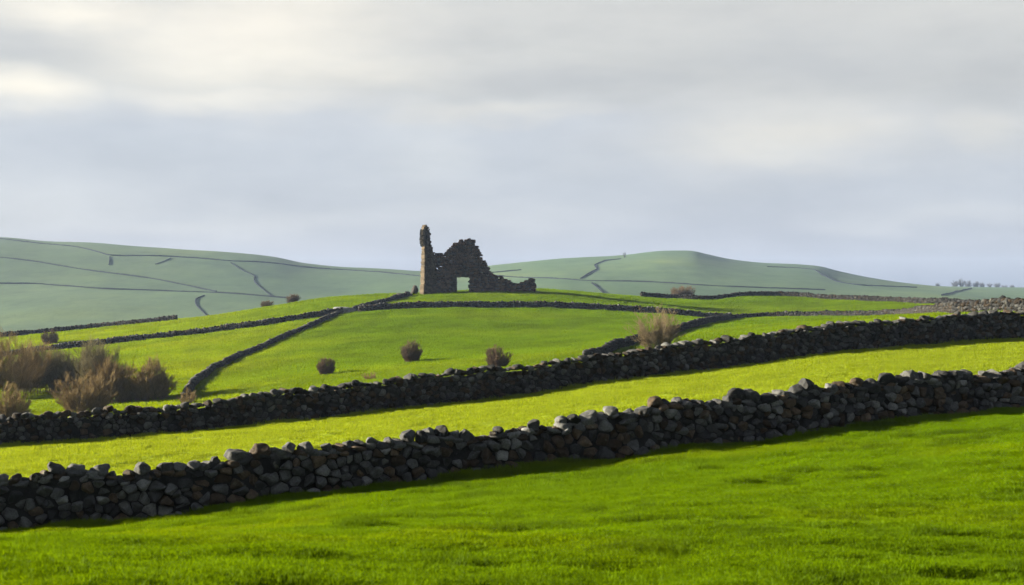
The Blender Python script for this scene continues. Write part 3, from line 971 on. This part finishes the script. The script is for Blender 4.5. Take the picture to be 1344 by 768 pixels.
def shrub(pos, label, cat, name, group=None, parts=("stems", "twigs"), **kw):
    (v1, f1, c1), (v2, f2, c2) = shrub_geometry(**kw)
    root = empty(name, pos)
    tag(root, label, cat, group)
    base = np.array(pos) + np.array([0, 0, -.05])
    b = Bag(); b.add(v1 + base, f1, c1); link(parts[0], b.mesh(parts[0]), M_BARK, root)
    b = Bag(); b.add(v2 + base, f2, (0, 0, 0)); b.c = [c2]; link(parts[1], b.mesh(parts[1]), M_TWIG, root)
    return root

def shrub_px(px, pyb, hpx, wpx, dist, label, cat="bush", name="bare_shrub", **kw):
    p = at(px, pyb, *dist)
    s = p[1] / F
    return shrub(p, label, cat, name, h=hpx * s, w=wpx * s, **kw)

PURP = (.066, .046, .033); BRN = (.125, .090, .045); OLV = (.092, .080, .046); TAN = (.140, .100, .052)
rnd = dict(stems=120, sec=22, ter=8, shape=.40, upright=.3, base_spread=.28, bare=.12, lump=.03, twl=.9, kmin=.80, rise=.12)
loose = dict(stems=50, sec=18, ter=6, shape=.45, upright=.4, base_spread=.35, bare=.15, lump=.3, kmin=.5)
shrub_px(540, 475.5, 29, 31, (110, 200), "round bare brown bush in the middle of the hill field with a long shadow", seed=1, r0=.028, tint=PURP, **rnd)
shrub_px(428, 492, 23, 27, (105, 200), "smallest of the three round bare bushes on the hill field, nearest the curved wall", seed=2, r0=.026, tint=PURP, **rnd)
shrub_px(654, 484, 31, 37, (100, 200), "round bare bush partly hidden behind the long dark wall, below the ruin", seed=3, r0=.028, tint=PURP, **rnd)
shrub_px(66, 452.5, 21, 25, (200, 300), "small round dark bush on the left crest between two walls", seed=4, r0=.035, tint=PURP, **rnd)
shrub_px(486, 499, 11, 20, (95, 200), "tiny tan bush just showing over the long dark wall left of the round bushes", seed=5, r0=.02, tint=TAN, **loose)
shrub_px(247, 531, 20, 24, (95, 200), "low brown bush at the lower end of the curved wall", seed=6, r0=.025, tint=BRN, **loose)
# tall open bush in front of the winding wall
shrub_px(862, 463, 54, 62, (92, 190), "tall open bare bush with fanned pale twigs in front of the winding wall", seed=9, stems=80, sec=20, ter=7, kmin=.7, r0=.024,
         shape=.55, upright=.35, base_spread=.16, tint=(.105, .082, .050), bare=.2, lump=.25)
# thicket on the left
TH = [(6, 548, 100, 100, 152, "tallest rounded brown shrub at the left end of the thicket", BRN, 21, .6),
      (50, 547, 84, 74, 158, "dark shrub second from the left end in the thicket, behind the low rounded one", OLV, 22, .6),
      (86, 544, 78, 66, 156, "dark grey brown shrub left of the upright feathery one in the middle of the thicket", OLV, 23, .6),
      (110, 546, 76, 62, 164, "shadowy shrub at the back of the thicket behind the upright feathery one", OLV, 29, .6),
      (130, 546, 88, 52, 140, "upright olive brown shrub with a narrow feathery top in the middle of the thicket", OLV, 24, .62),
      (112, 548, 52, 64, 125, "low brown shrub in front of the upright feathery one", BRN, 25, .5),
      (148, 545, 66, 56, 137, "brown shrub touching the right side of the upright feathery one", BRN, 30, .55),
      (174, 544, 46, 56, 138, "low spreading brown shrub in the gap before the thicket's right end", BRN, 26, .48),
      (201, 543, 64, 46, 136, "pointed brown shrub standing at the right end of the thicket", BRN, 27, .55),
      (14, 549, 32, 44, 112, "low rounded brown shrub at the front left of the thicket by the long wall", BRN, 28, .45)]
for px, py, hp, wp, d, lab, tint, sd, shp in TH:
    x = (px - CX) / F * d
    z = float(H(np.array([x]), np.array([d]))[0]); s = d / F
    gy = CY + F * (EYE - z) / d
    shrub((x, d, z), lab, "bush", "bare_shrub", group="bare shrubs of the left thicket", seed=sd, h=max(1.2, (hp + gy - py) * s * 1.04), w=wp * s * 1.15, stems=120, sec=24, ter=9, r0=.027,
          upright=.7, shape=shp, base_spread=.32, tint=tint, bare=.15, lump=.22, rise=.40, kmin=.62)
# trees over the crests
def tree_behind(px, pytop, hm, wpx, d, label, seed, tint, **kw):
    x = (px - CX) / F * d; z = float(H(np.array([x]), np.array([d]))[0])
    top = EYE - (pytop - CY) / F * d
    h = max(hm, top - z)
    return shrub((x, d, z), label, "tree", "bare_tree", parts=("trunk", "crown"), seed=seed, h=h, w=wpx * d / F, tint=tint, **kw)
tree_behind(896, 376.5, 2.5, 34, 312, "bare rounded tree rising behind the crest wall right of the ruin", 31, (.075, .058, .042), stems=110, sec=22, ter=8, r0=.04, upright=.5, shape=.66, base_spread=.06, kmin=.75)
tree_behind(384, 387, 2.5, 19, 310, "small bare tree peeping over the crest left of the ruin", 32, (.07, .055, .042), stems=80, sec=20, ter=7, r0=.04, upright=.5, shape=.66, base_spread=.06, kmin=.75)
tree_behind(351, 401, 2.0, 19, 312, "low bare bush barely showing over the crest further left", 33, (.07, .055, .042), stems=80, sec=20, ter=7, r0=.04, upright=.4, shape=.62, base_spread=.1, kmin=.75)
p = at(820, 338.5, 700, 1490, 1500)
shrub(p, "lone tiny tree on the skyline of the right far hill", "tree", "lone_tree", parts=("trunk", "crown"), seed=41, h=4.6, w=4.2, stems=16, sec=10, ter=3, r0=.16, upright=.8, shape=.62, base_spread=.02, tint=(.03, .03, .028), bare=.5)
fr = random.Random(5)
FT = [(1231, 5, 6), (1254, 9, 10), (1262, 11, 9), (1270, 10, 10), (1281, 8, 9), (1289, 7, 6), (1299, 5, 6), (1309, 6, 8), (1318, 5, 8), (1328, 4, 6)]
for k, (px, hp, wp) in enumerate(FT):
    d = 1515 + fr.uniform(0, 40); x = (px - CX) / F * d
    z = float(H(np.array([x]), np.array([d]))[0]); s = d / F
    shrub((x, d, z), "hazy bare tree in the far row on the right horizon", "tree", "distant_tree", group="far row of trees on the right horizon", parts=("trunk", "crown"), seed=50 + k,
          h=hp * s * 1.15, w=wp * s * 1.2, stems=40, sec=14, ter=4, r0=.17, upright=.6, shape=.6, base_spread=.1, tint=(.035, .034, .036), bare=.3)

# ----------------------------------------------------------------------------- grass
HID = bpy.data.collections.new("grass_tufts")
def tuft(name, n, rad, hgt, bw, seed, lean=.5):
    r = np.random.default_rng(seed)
    a = r.uniform(0, 2 * np.pi, n); q = np.sqrt(r.random(n)) * rad
    bx, by = np.cos(a) * q, np.sin(a) * q
    th = r.uniform(0, 2 * np.pi, n); le = r.normal(0, lean, (n, 2)); hh = hgt * r.uniform(.5, 1.15, n)
    wx, wy = np.cos(th) * bw / 2, np.sin(th) * bw / 2
    z0 = np.full(n, -.02)
    v = np.stack([np.stack([bx - wx, by - wy, z0], 1), np.stack([bx + wx, by + wy, z0], 1),
                  np.stack([bx + wx * .8 + le[:, 0] * hh * .35, by + wy * .8 + le[:, 1] * hh * .35, hh * .6], 1),
                  np.stack([bx - wx * .8 + le[:, 0] * hh * .35, by - wy * .8 + le[:, 1] * hh * .35, hh * .6], 1),
                  np.stack([bx + le[:, 0] * hh, by + le[:, 1] * hh, hh * (1 - .12 * np.hypot(le[:, 0], le[:, 1]))], 1)], 1).reshape(-1, 3)
    i = np.arange(n) * 5
    quad = np.stack([i, i + 1, i + 2, i + 3], 1); tri = np.stack([i + 3, i + 2, i + 4], 1)
    me = np_mesh(name, v, np.concatenate([quad.ravel(), tri.ravel()]), np.concatenate([np.full(n, 4), np.full(n, 3)]), None, False)
    me.materials.append(M_BLADE)
    return bpy.data.objects.new(name, me)

def grass_field(name, pts, scl, tint, protos):
    me = bpy.data.meshes.new(name)
    me.vertices.add(len(pts)); me.vertices.foreach_set("co", np.asarray(pts, np.float32).ravel())
    r = np.zeros((len(pts), 3), np.float32); r[:, 2] = RNG.uniform(0, 6.283, len(pts))
    r[:, 0] = RNG.normal(0, .08, len(pts)); r[:, 1] = RNG.normal(0, .08, len(pts))
    A = me.attributes.new("rot", 'FLOAT_VECTOR', 'POINT'); A.data.foreach_set("vector", r.ravel())
    A = me.attributes.new("scl", 'FLOAT_VECTOR', 'POINT'); A.data.foreach_set("vector", np.asarray(scl, np.float32).ravel())
    c = np.ones((len(pts), 4), np.float32); c[:, :3] = tint
    A = me.attributes.new("tint", 'FLOAT_COLOR', 'POINT'); A.data.foreach_set("color", c.ravel())
    A = me.attributes.new("pick", 'INT', 'POINT'); A.data.foreach_set("value", RNG.integers(0, len(protos), len(pts)).astype(np.int32))
    me.update()
    o = bpy.data.objects.new(name, me); COL.objects.link(o); o["kind"] = "stuff"
    g = bpy.data.node_groups.new(name + "_scatter", 'GeometryNodeTree')
    g.interface.new_socket("Geometry", in_out='INPUT', socket_type='NodeSocketGeometry')
    g.interface.new_socket("Geometry", in_out='OUTPUT', socket_type='NodeSocketGeometry')
    gi = g.nodes.new('NodeGroupInput'); go = g.nodes.new('NodeGroupOutput')
    ip = g.nodes.new('GeometryNodeInstanceOnPoints'); g.links.new(gi.outputs[0], ip.inputs['Points'])
    gg = g.nodes.new('GeometryNodeGeometryToInstance')
    for p in protos[::-1]:
        oi = g.nodes.new('GeometryNodeObjectInfo'); oi.inputs['Object'].default_value = p; oi.inputs['As Instance'].default_value = True
        g.links.new(oi.outputs['Geometry'], gg.inputs[0])
    g.links.new(gg.outputs[0], ip.inputs['Instance'])
    ip.inputs['Pick Instance'].default_value = True
    def na(nm, typ):
        n = g.nodes.new('GeometryNodeInputNamedAttribute'); n.data_type = typ; n.inputs['Name'].default_value = nm; return n.outputs[0]
    g.links.new(na("rot", 'FLOAT_VECTOR'), ip.inputs['Rotation']); g.links.new(na("scl", 'FLOAT_VECTOR'), ip.inputs['Scale'])
    g.links.new(na("pick", 'INT'), ip.inputs['Instance Index'])
    g.links.new(ip.outputs[0], go.inputs[0])
    m = o.modifiers.new("scatter", 'NODES'); m.node_group = g
    return o

def scatter(n, yr, pxr, power=1.0):
    """points over the ground, even in plan"""
    y = np.sqrt(RNG.uniform(yr[0] ** 2, yr[1] ** 2, n)) if power == 1 else RNG.uniform(yr[0], yr[1], n)
    px = RNG.uniform(pxr[0], pxr[1], n)
    x = (px - CX) / F * y
    return x, y, px

def clumps(X, Y, seed): return fbm(X / .75, Y / .42, seed, 3)

def near_grass():
    protos = [tuft("tuft_near", 110, .17, .040, .0042, s, .8) for s in (1, 2, 3, 4)]
    xs, ys_ = [], []
    for n, yr in ((30000, (7.5, 18)), (34000, (18, 30)), (34000, (30, 47))):
        x, y, px = scatter(n, yr, (-110, 1460)); xs.append(x); ys_.append(y)
    x = np.concatenate(xs); y = np.concatenate(ys_)
    px = CX + F * x / y
    keep = y < w1_base(np.clip(px, -900, 2250))[0] + .1
    x, y, px = x[keep], y[keep], px[keep]
    z = H(x, y)
    c = clumps(x, y, 40)
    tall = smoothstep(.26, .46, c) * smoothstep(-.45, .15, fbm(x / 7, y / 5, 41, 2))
    d1 = w1_base(px)[0] - y
    rough = np.exp(-np.maximum(d1 - .3, 0) / .35)
    s = (1 + .25 * fbm(x / 3, y / 3, 44, 2)) * RNG.uniform(.75, 1.25, len(x)) * (1 + np.clip((y - 14) / 40, 0, .7))
    sz = s * (.75 + 1.1 * tall + 1.7 * rough * np.clip(.6 + 1.2 * fbm(x / 1.1, y / 1.1, 45, 2), 0, 1.5))
    var = 1 + .16 * fbm(x / 2.6, y / 1.6, 46, 3) + RNG.normal(0, .07, len(x))
    tint = G_NEAR * var[:, None]
    dimple_shade = np.array([.56, .58, .2])  # tint on the taller tufts that paints in the small shadows of turf dimples
    tint = tint * (1 - tall[:, None] * (1 - dimple_shade))
    dry = smoothstep(.1, .6, fbm(x / 5, y / 4, 48, 3))[:, None]
    tint = tint * (1 + dry * np.array([.30, .12, .1]))
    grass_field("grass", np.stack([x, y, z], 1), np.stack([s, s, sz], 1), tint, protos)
def strip_grass():
    protos = [tuft("tuft_strip", 80, .28, .06, .009, s, .7) for s in (11, 12, 13)]
    x, y, px = scatter(48000, (31, 84), (-110, 1460))
    keep = (y > w1_base(px)[0] + .3) & (y < w2_base(px)[0] + .1)
    x, y, px = x[keep], y[keep], px[keep]; z = H(x, y)
    d = w2_base(px)[0] - y
    rough = np.exp(-np.maximum(d - .3, 0) / .4)
    s = RNG.uniform(.75, 1.25, len(x)) * (1 + np.clip((y - 35) / 60, 0, .6))
    sz = s * (.8 + .25 * fbm(x / 3, y / 3, 54, 3) + 1.6 * rough * np.clip(.6 + fbm(x / 1.2, y / 1.2, 57, 2), 0, 1.4))
    var = 1 + .13 * fbm(x / 1.6, y / 1.4, 56, 3) + RNG.normal(0, .06, len(x))
    grass_field("grass", np.stack([x, y, z], 1), np.stack([s, s, sz], 1), G_STRIP * var[:, None], protos)
def hill_grass():
    protos = [tuft("tuft_hill", 40, .6, .14, .035, s) for s in (21, 22, 23)]
    x, y, px = scatter(230000, (60, 312), (-60, 1420))
    keep = (y > w2_base(px)[0] + .5)
    x, y, px = x[keep], y[keep], px[keep]; z = H(x, y)
    s = RNG.uniform(.7, 1.3, len(x)) * (1 + np.clip((y - 110) / 250, 0, .8))
    sz = s * (.85 + .6 * fbm(x / 3, y / 5, 64, 3))
    var = 1 + .20 * fbm(x / 16, y / 9, 66, 3) + .28 * fbm(x / 2.6, y / 4, 67, 3) + RNG.normal(0, .06, len(x))
    warm = smoothstep(-.2, .6, fbm(x / 22, y / 14, 68, 3))[:, None]
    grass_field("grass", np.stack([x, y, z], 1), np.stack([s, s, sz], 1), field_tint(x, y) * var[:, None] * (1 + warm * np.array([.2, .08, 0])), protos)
near_grass(); strip_grass(); hill_grass()

# ----------------------------------------------------------------------------- air
def haze():
    m, t, out = nt("haze_air")
    v = N(t, "ShaderNodeVolumePrincipled")
    v.inputs["Color"].default_value = (.47, .63, 1.0, 1)
    v.inputs["Density"].default_value = HAZE_D
    t.links.new(v.outputs[0], out.inputs["Volume"])
    x0, x1, y0, y1, z0, z1 = -5800, 5800, -90, 2600, -40, 72
    vv = np.array([(x, y, z) for z in (z0, z1) for y in (y0, y1) for x in (x0, x1)], float)
    ff = np.array([(0, 2, 3, 1), (4, 5, 7, 6), (0, 1, 5, 4), (2, 6, 7, 3), (0, 4, 6, 2), (1, 3, 7, 5)])
    me = np_mesh("haze", vv, ff, np.full(6, 4), None, False)
    o = link("haze", me, m); o["kind"] = "stuff"
HAZE_D = .000066
haze()

# ----------------------------------------------------------------------------- sky, sun, camera
SUN_EL, SUN_AZ = math.radians(15), math.radians(-77)     # azimuth from +Y, negative to the left
def world():
    w = bpy.data.worlds.new("World"); SC.world = w; w.use_nodes = True
    t = w.node_tree; t.nodes.clear()
    out = N(t, "ShaderNodeOutputWorld"); bg = N(t, "ShaderNodeBackground"); bg.inputs[1].default_value = .1
    sky = N(t, "ShaderNodeTexSky", sky_type='NISHITA'); sky.sun_disc = False
    sky.sun_elevation = SUN_EL; sky.sun_rotation = SUN_AZ
    sky.air_density = 1.0; sky.dust_density = 1.0
    tc = N(t, "ShaderNodeTexCoord"); sep = N(t, "ShaderNodeSeparateXYZ"); t.links.new(tc.outputs["Generated"], sep.inputs[0])
    X, Y, Z = sep.outputs
    az = math_node(t, 'ARCTAN2', X, Y)
    el = math_node(t, 'ARCSINE', Z)
    com = N(t, "ShaderNodeCombineXYZ"); t.links.new(az, com.inputs[0]); t.links.new(el, com.inputs[1])
    v = com.outputs[0]
    na_ = noise_node(t, scaled(t, v, (5, 16, 1)), 1.0, 5, .5)
    nb_ = noise_node(t, scaled(t, v, (9, 34, 1)), 1.0, 4, .5)
    nc_ = noise_node(t, scaled(t, v, (2.2, 9, 1)), 1.0, 2, .5)
    wa = math_node(t, 'ADD', az, math_node(t, 'MULTIPLY', math_node(t, 'SUBTRACT', na_, .5), .10))
    we = math_node(t, 'ADD', el, math_node(t, 'MULTIPLY', math_node(t, 'SUBTRACT', nb_, .5), .03))
    we = math_node(t, 'ADD', we, math_node(t, 'MULTIPLY', math_node(t, 'SUBTRACT', na_, .5), .03))
    def blob(px, py, rx, ry):
        a0 = math.atan((px - CX) / F); e0 = math.atan((CY - py) / F * math.cos(a0)); rx /= F; ry /= F
        dx = math_node(t, 'DIVIDE', math_node(t, 'SUBTRACT', wa, a0), rx)
        dy = math_node(t, 'DIVIDE', math_node(t, 'SUBTRACT', we, e0), ry)
        d2 = math_node(t, 'ADD', math_node(t, 'MULTIPLY', dx, dx), math_node(t, 'MULTIPLY', dy, dy))
        return math_node(t, 'EXPONENT', math_node(t, 'MULTIPLY', d2, -1.0))
    def ss(x, a, b):
        n = N(t, "ShaderNodeMapRange", interpolation_type='SMOOTHSTEP')
        n.inputs[1].default_value = a; n.inputs[2].default_value = b
        t.links.new(x, n.inputs[0]); return n.outputs[0]
    K = SKY_K
    def rgb(r, g, b):
        f = lambda c: (c / 255 / 12.92 if c / 255 <= .04045 else ((c / 255 + .055) / 1.055) ** 2.4) * K
        return (f(r), f(g), f(b))
    low = mixc(t, 'MIX', rgb(140, 150, 172), mixc(t, 'MIX', rgb(183, 189, 206), rgb(206, 210, 221), ss(we, .04, .11)), ss(el, -.005, .035))
    deck = ss(we, .112, .150)
    c = mixc(t, 'MIX', low, rgb(225, 223, 219), deck)
    def put(c, col, fac, blobs):
        s = None
        for b in blobs:
            k = math_node(t, 'MULTIPLY', blob(*b[:4]), b[4] if len(b) > 4 else 1.0)
            s = k if s is None else math_node(t, 'MAXIMUM', s, k)
        return mixc(t, 'MIX', c, col, math_node(t, 'MINIMUM', math_node(t, 'MULTIPLY', s, fac), 1.0))
    c = put(c, rgb(226, 228, 232), .8, [(560, 200, 90, 60), (300, 290, 320, 22, .6), (620, 285, 300, 25, .5), (1230, 285, 140, 18, .6), (60, 270, 200, 40, .6)])
    c = put(c, rgb(200, 205, 217), .8, [(250, 195, 260, 45), (760, 215, 130, 60, .9), (1250, 240, 160, 40, .7), (450, 240, 200, 30, .7)])
    c = put(c, rgb(203, 203, 205), .95, [(1080, 95, 230, 50), (740, 112, 330, 26), (1290, 120, 120, 60, .8), (80, 65, 150, 26, .8), (560, 75, 110, 30, .5)])
    c = put(c, rgb(238, 233, 225), .9, [(1030, 178, 190, 45), (1280, 170, 90, 30, .7), (640, 148, 160, 12, .7)])
    c = put(c, rgb(272, 263, 246), 1.0, [(330, 40, 170, 75, .9), (15, 118, 95, 26), (120, 10, 140, 26, .9), (450, 90, 130, 30, .5), (300, 130, 160, 20, .5)])
    nd_ = noise_node(t, scaled(t, v, (7, 24, 1)), 1.0, 7, .62)
    ne_ = noise_node(t, scaled(t, v, (22, 60, 1)), 1.0, 5, .6)
    c = mixc(t, 'MULTIPLY', c, ramp(t, nd_, [(.30, (.90, .905, .915)), (.5, (.99, .99, .99)), (.70, (1.07, 1.065, 1.05))]))
    c = mixc(t, 'MULTIPLY', c, ramp(t, ne_, [(.30, (.975, .975, .98)), (.70, (1.025, 1.025, 1.02))]))
    # the sky overhead, out of view, is dimmed to hold down the ambient light
    over = ss(el, .24, .75)
    c = mixc(t, 'MIX', c, tuple(x * OVER for x in rgb(176, 186, 200)), over)
    fac = 1.0 - .03
    c = mixc(t, 'MIX', sky.outputs[0], c, fac)
    t.links.new(c, bg.inputs[0]); t.links.new(bg.outputs[0], out.inputs[0])
SKY_K, OVER = 1.08, .76
EXPO = 2.95
world()
sl = bpy.data.lights.new("sun", 'SUN'); sl.energy = 5.0; sl.angle = math.radians(2.2); sl.color = (1.0, .90, .68)
so = bpy.data.objects.new("sun", sl); COL.objects.link(so)
from mathutils import Vector
sd = Vector((math.sin(SUN_AZ) * math.cos(SUN_EL), math.cos(SUN_AZ) * math.cos(SUN_EL), math.sin(SUN_EL)))
so.rotation_euler = sd.to_track_quat('Z', 'Y').to_euler(); so.location = (-40, 10, 60)

cam = bpy.data.cameras.new("camera"); cam.lens = 50.0 * F / 1866.67; cam.sensor_width = 36; cam.clip_start = .1; cam.clip_end = 20000
cam.dof.use_dof = True; cam.dof.focus_distance = 75; cam.dof.aperture_fstop = 2.8
co = bpy.data.objects.new("camera", cam); COL.objects.link(co)
co.location = (0, 0, EYE); co.rotation_euler = (math.radians(90), 0, 0)
SC.camera = co
SC.view_settings.view_transform = 'Standard'; SC.view_settings.look = 'None'
SC.view_settings.exposure = EXPO; SC.view_settings.gamma = 1
SC.cycles.use_denoising = True
SC.cycles.max_bounces = 6; SC.cycles.diffuse_bounces = 3; SC.cycles.transmission_bounces = 3; SC.cycles.volume_bounces = 0
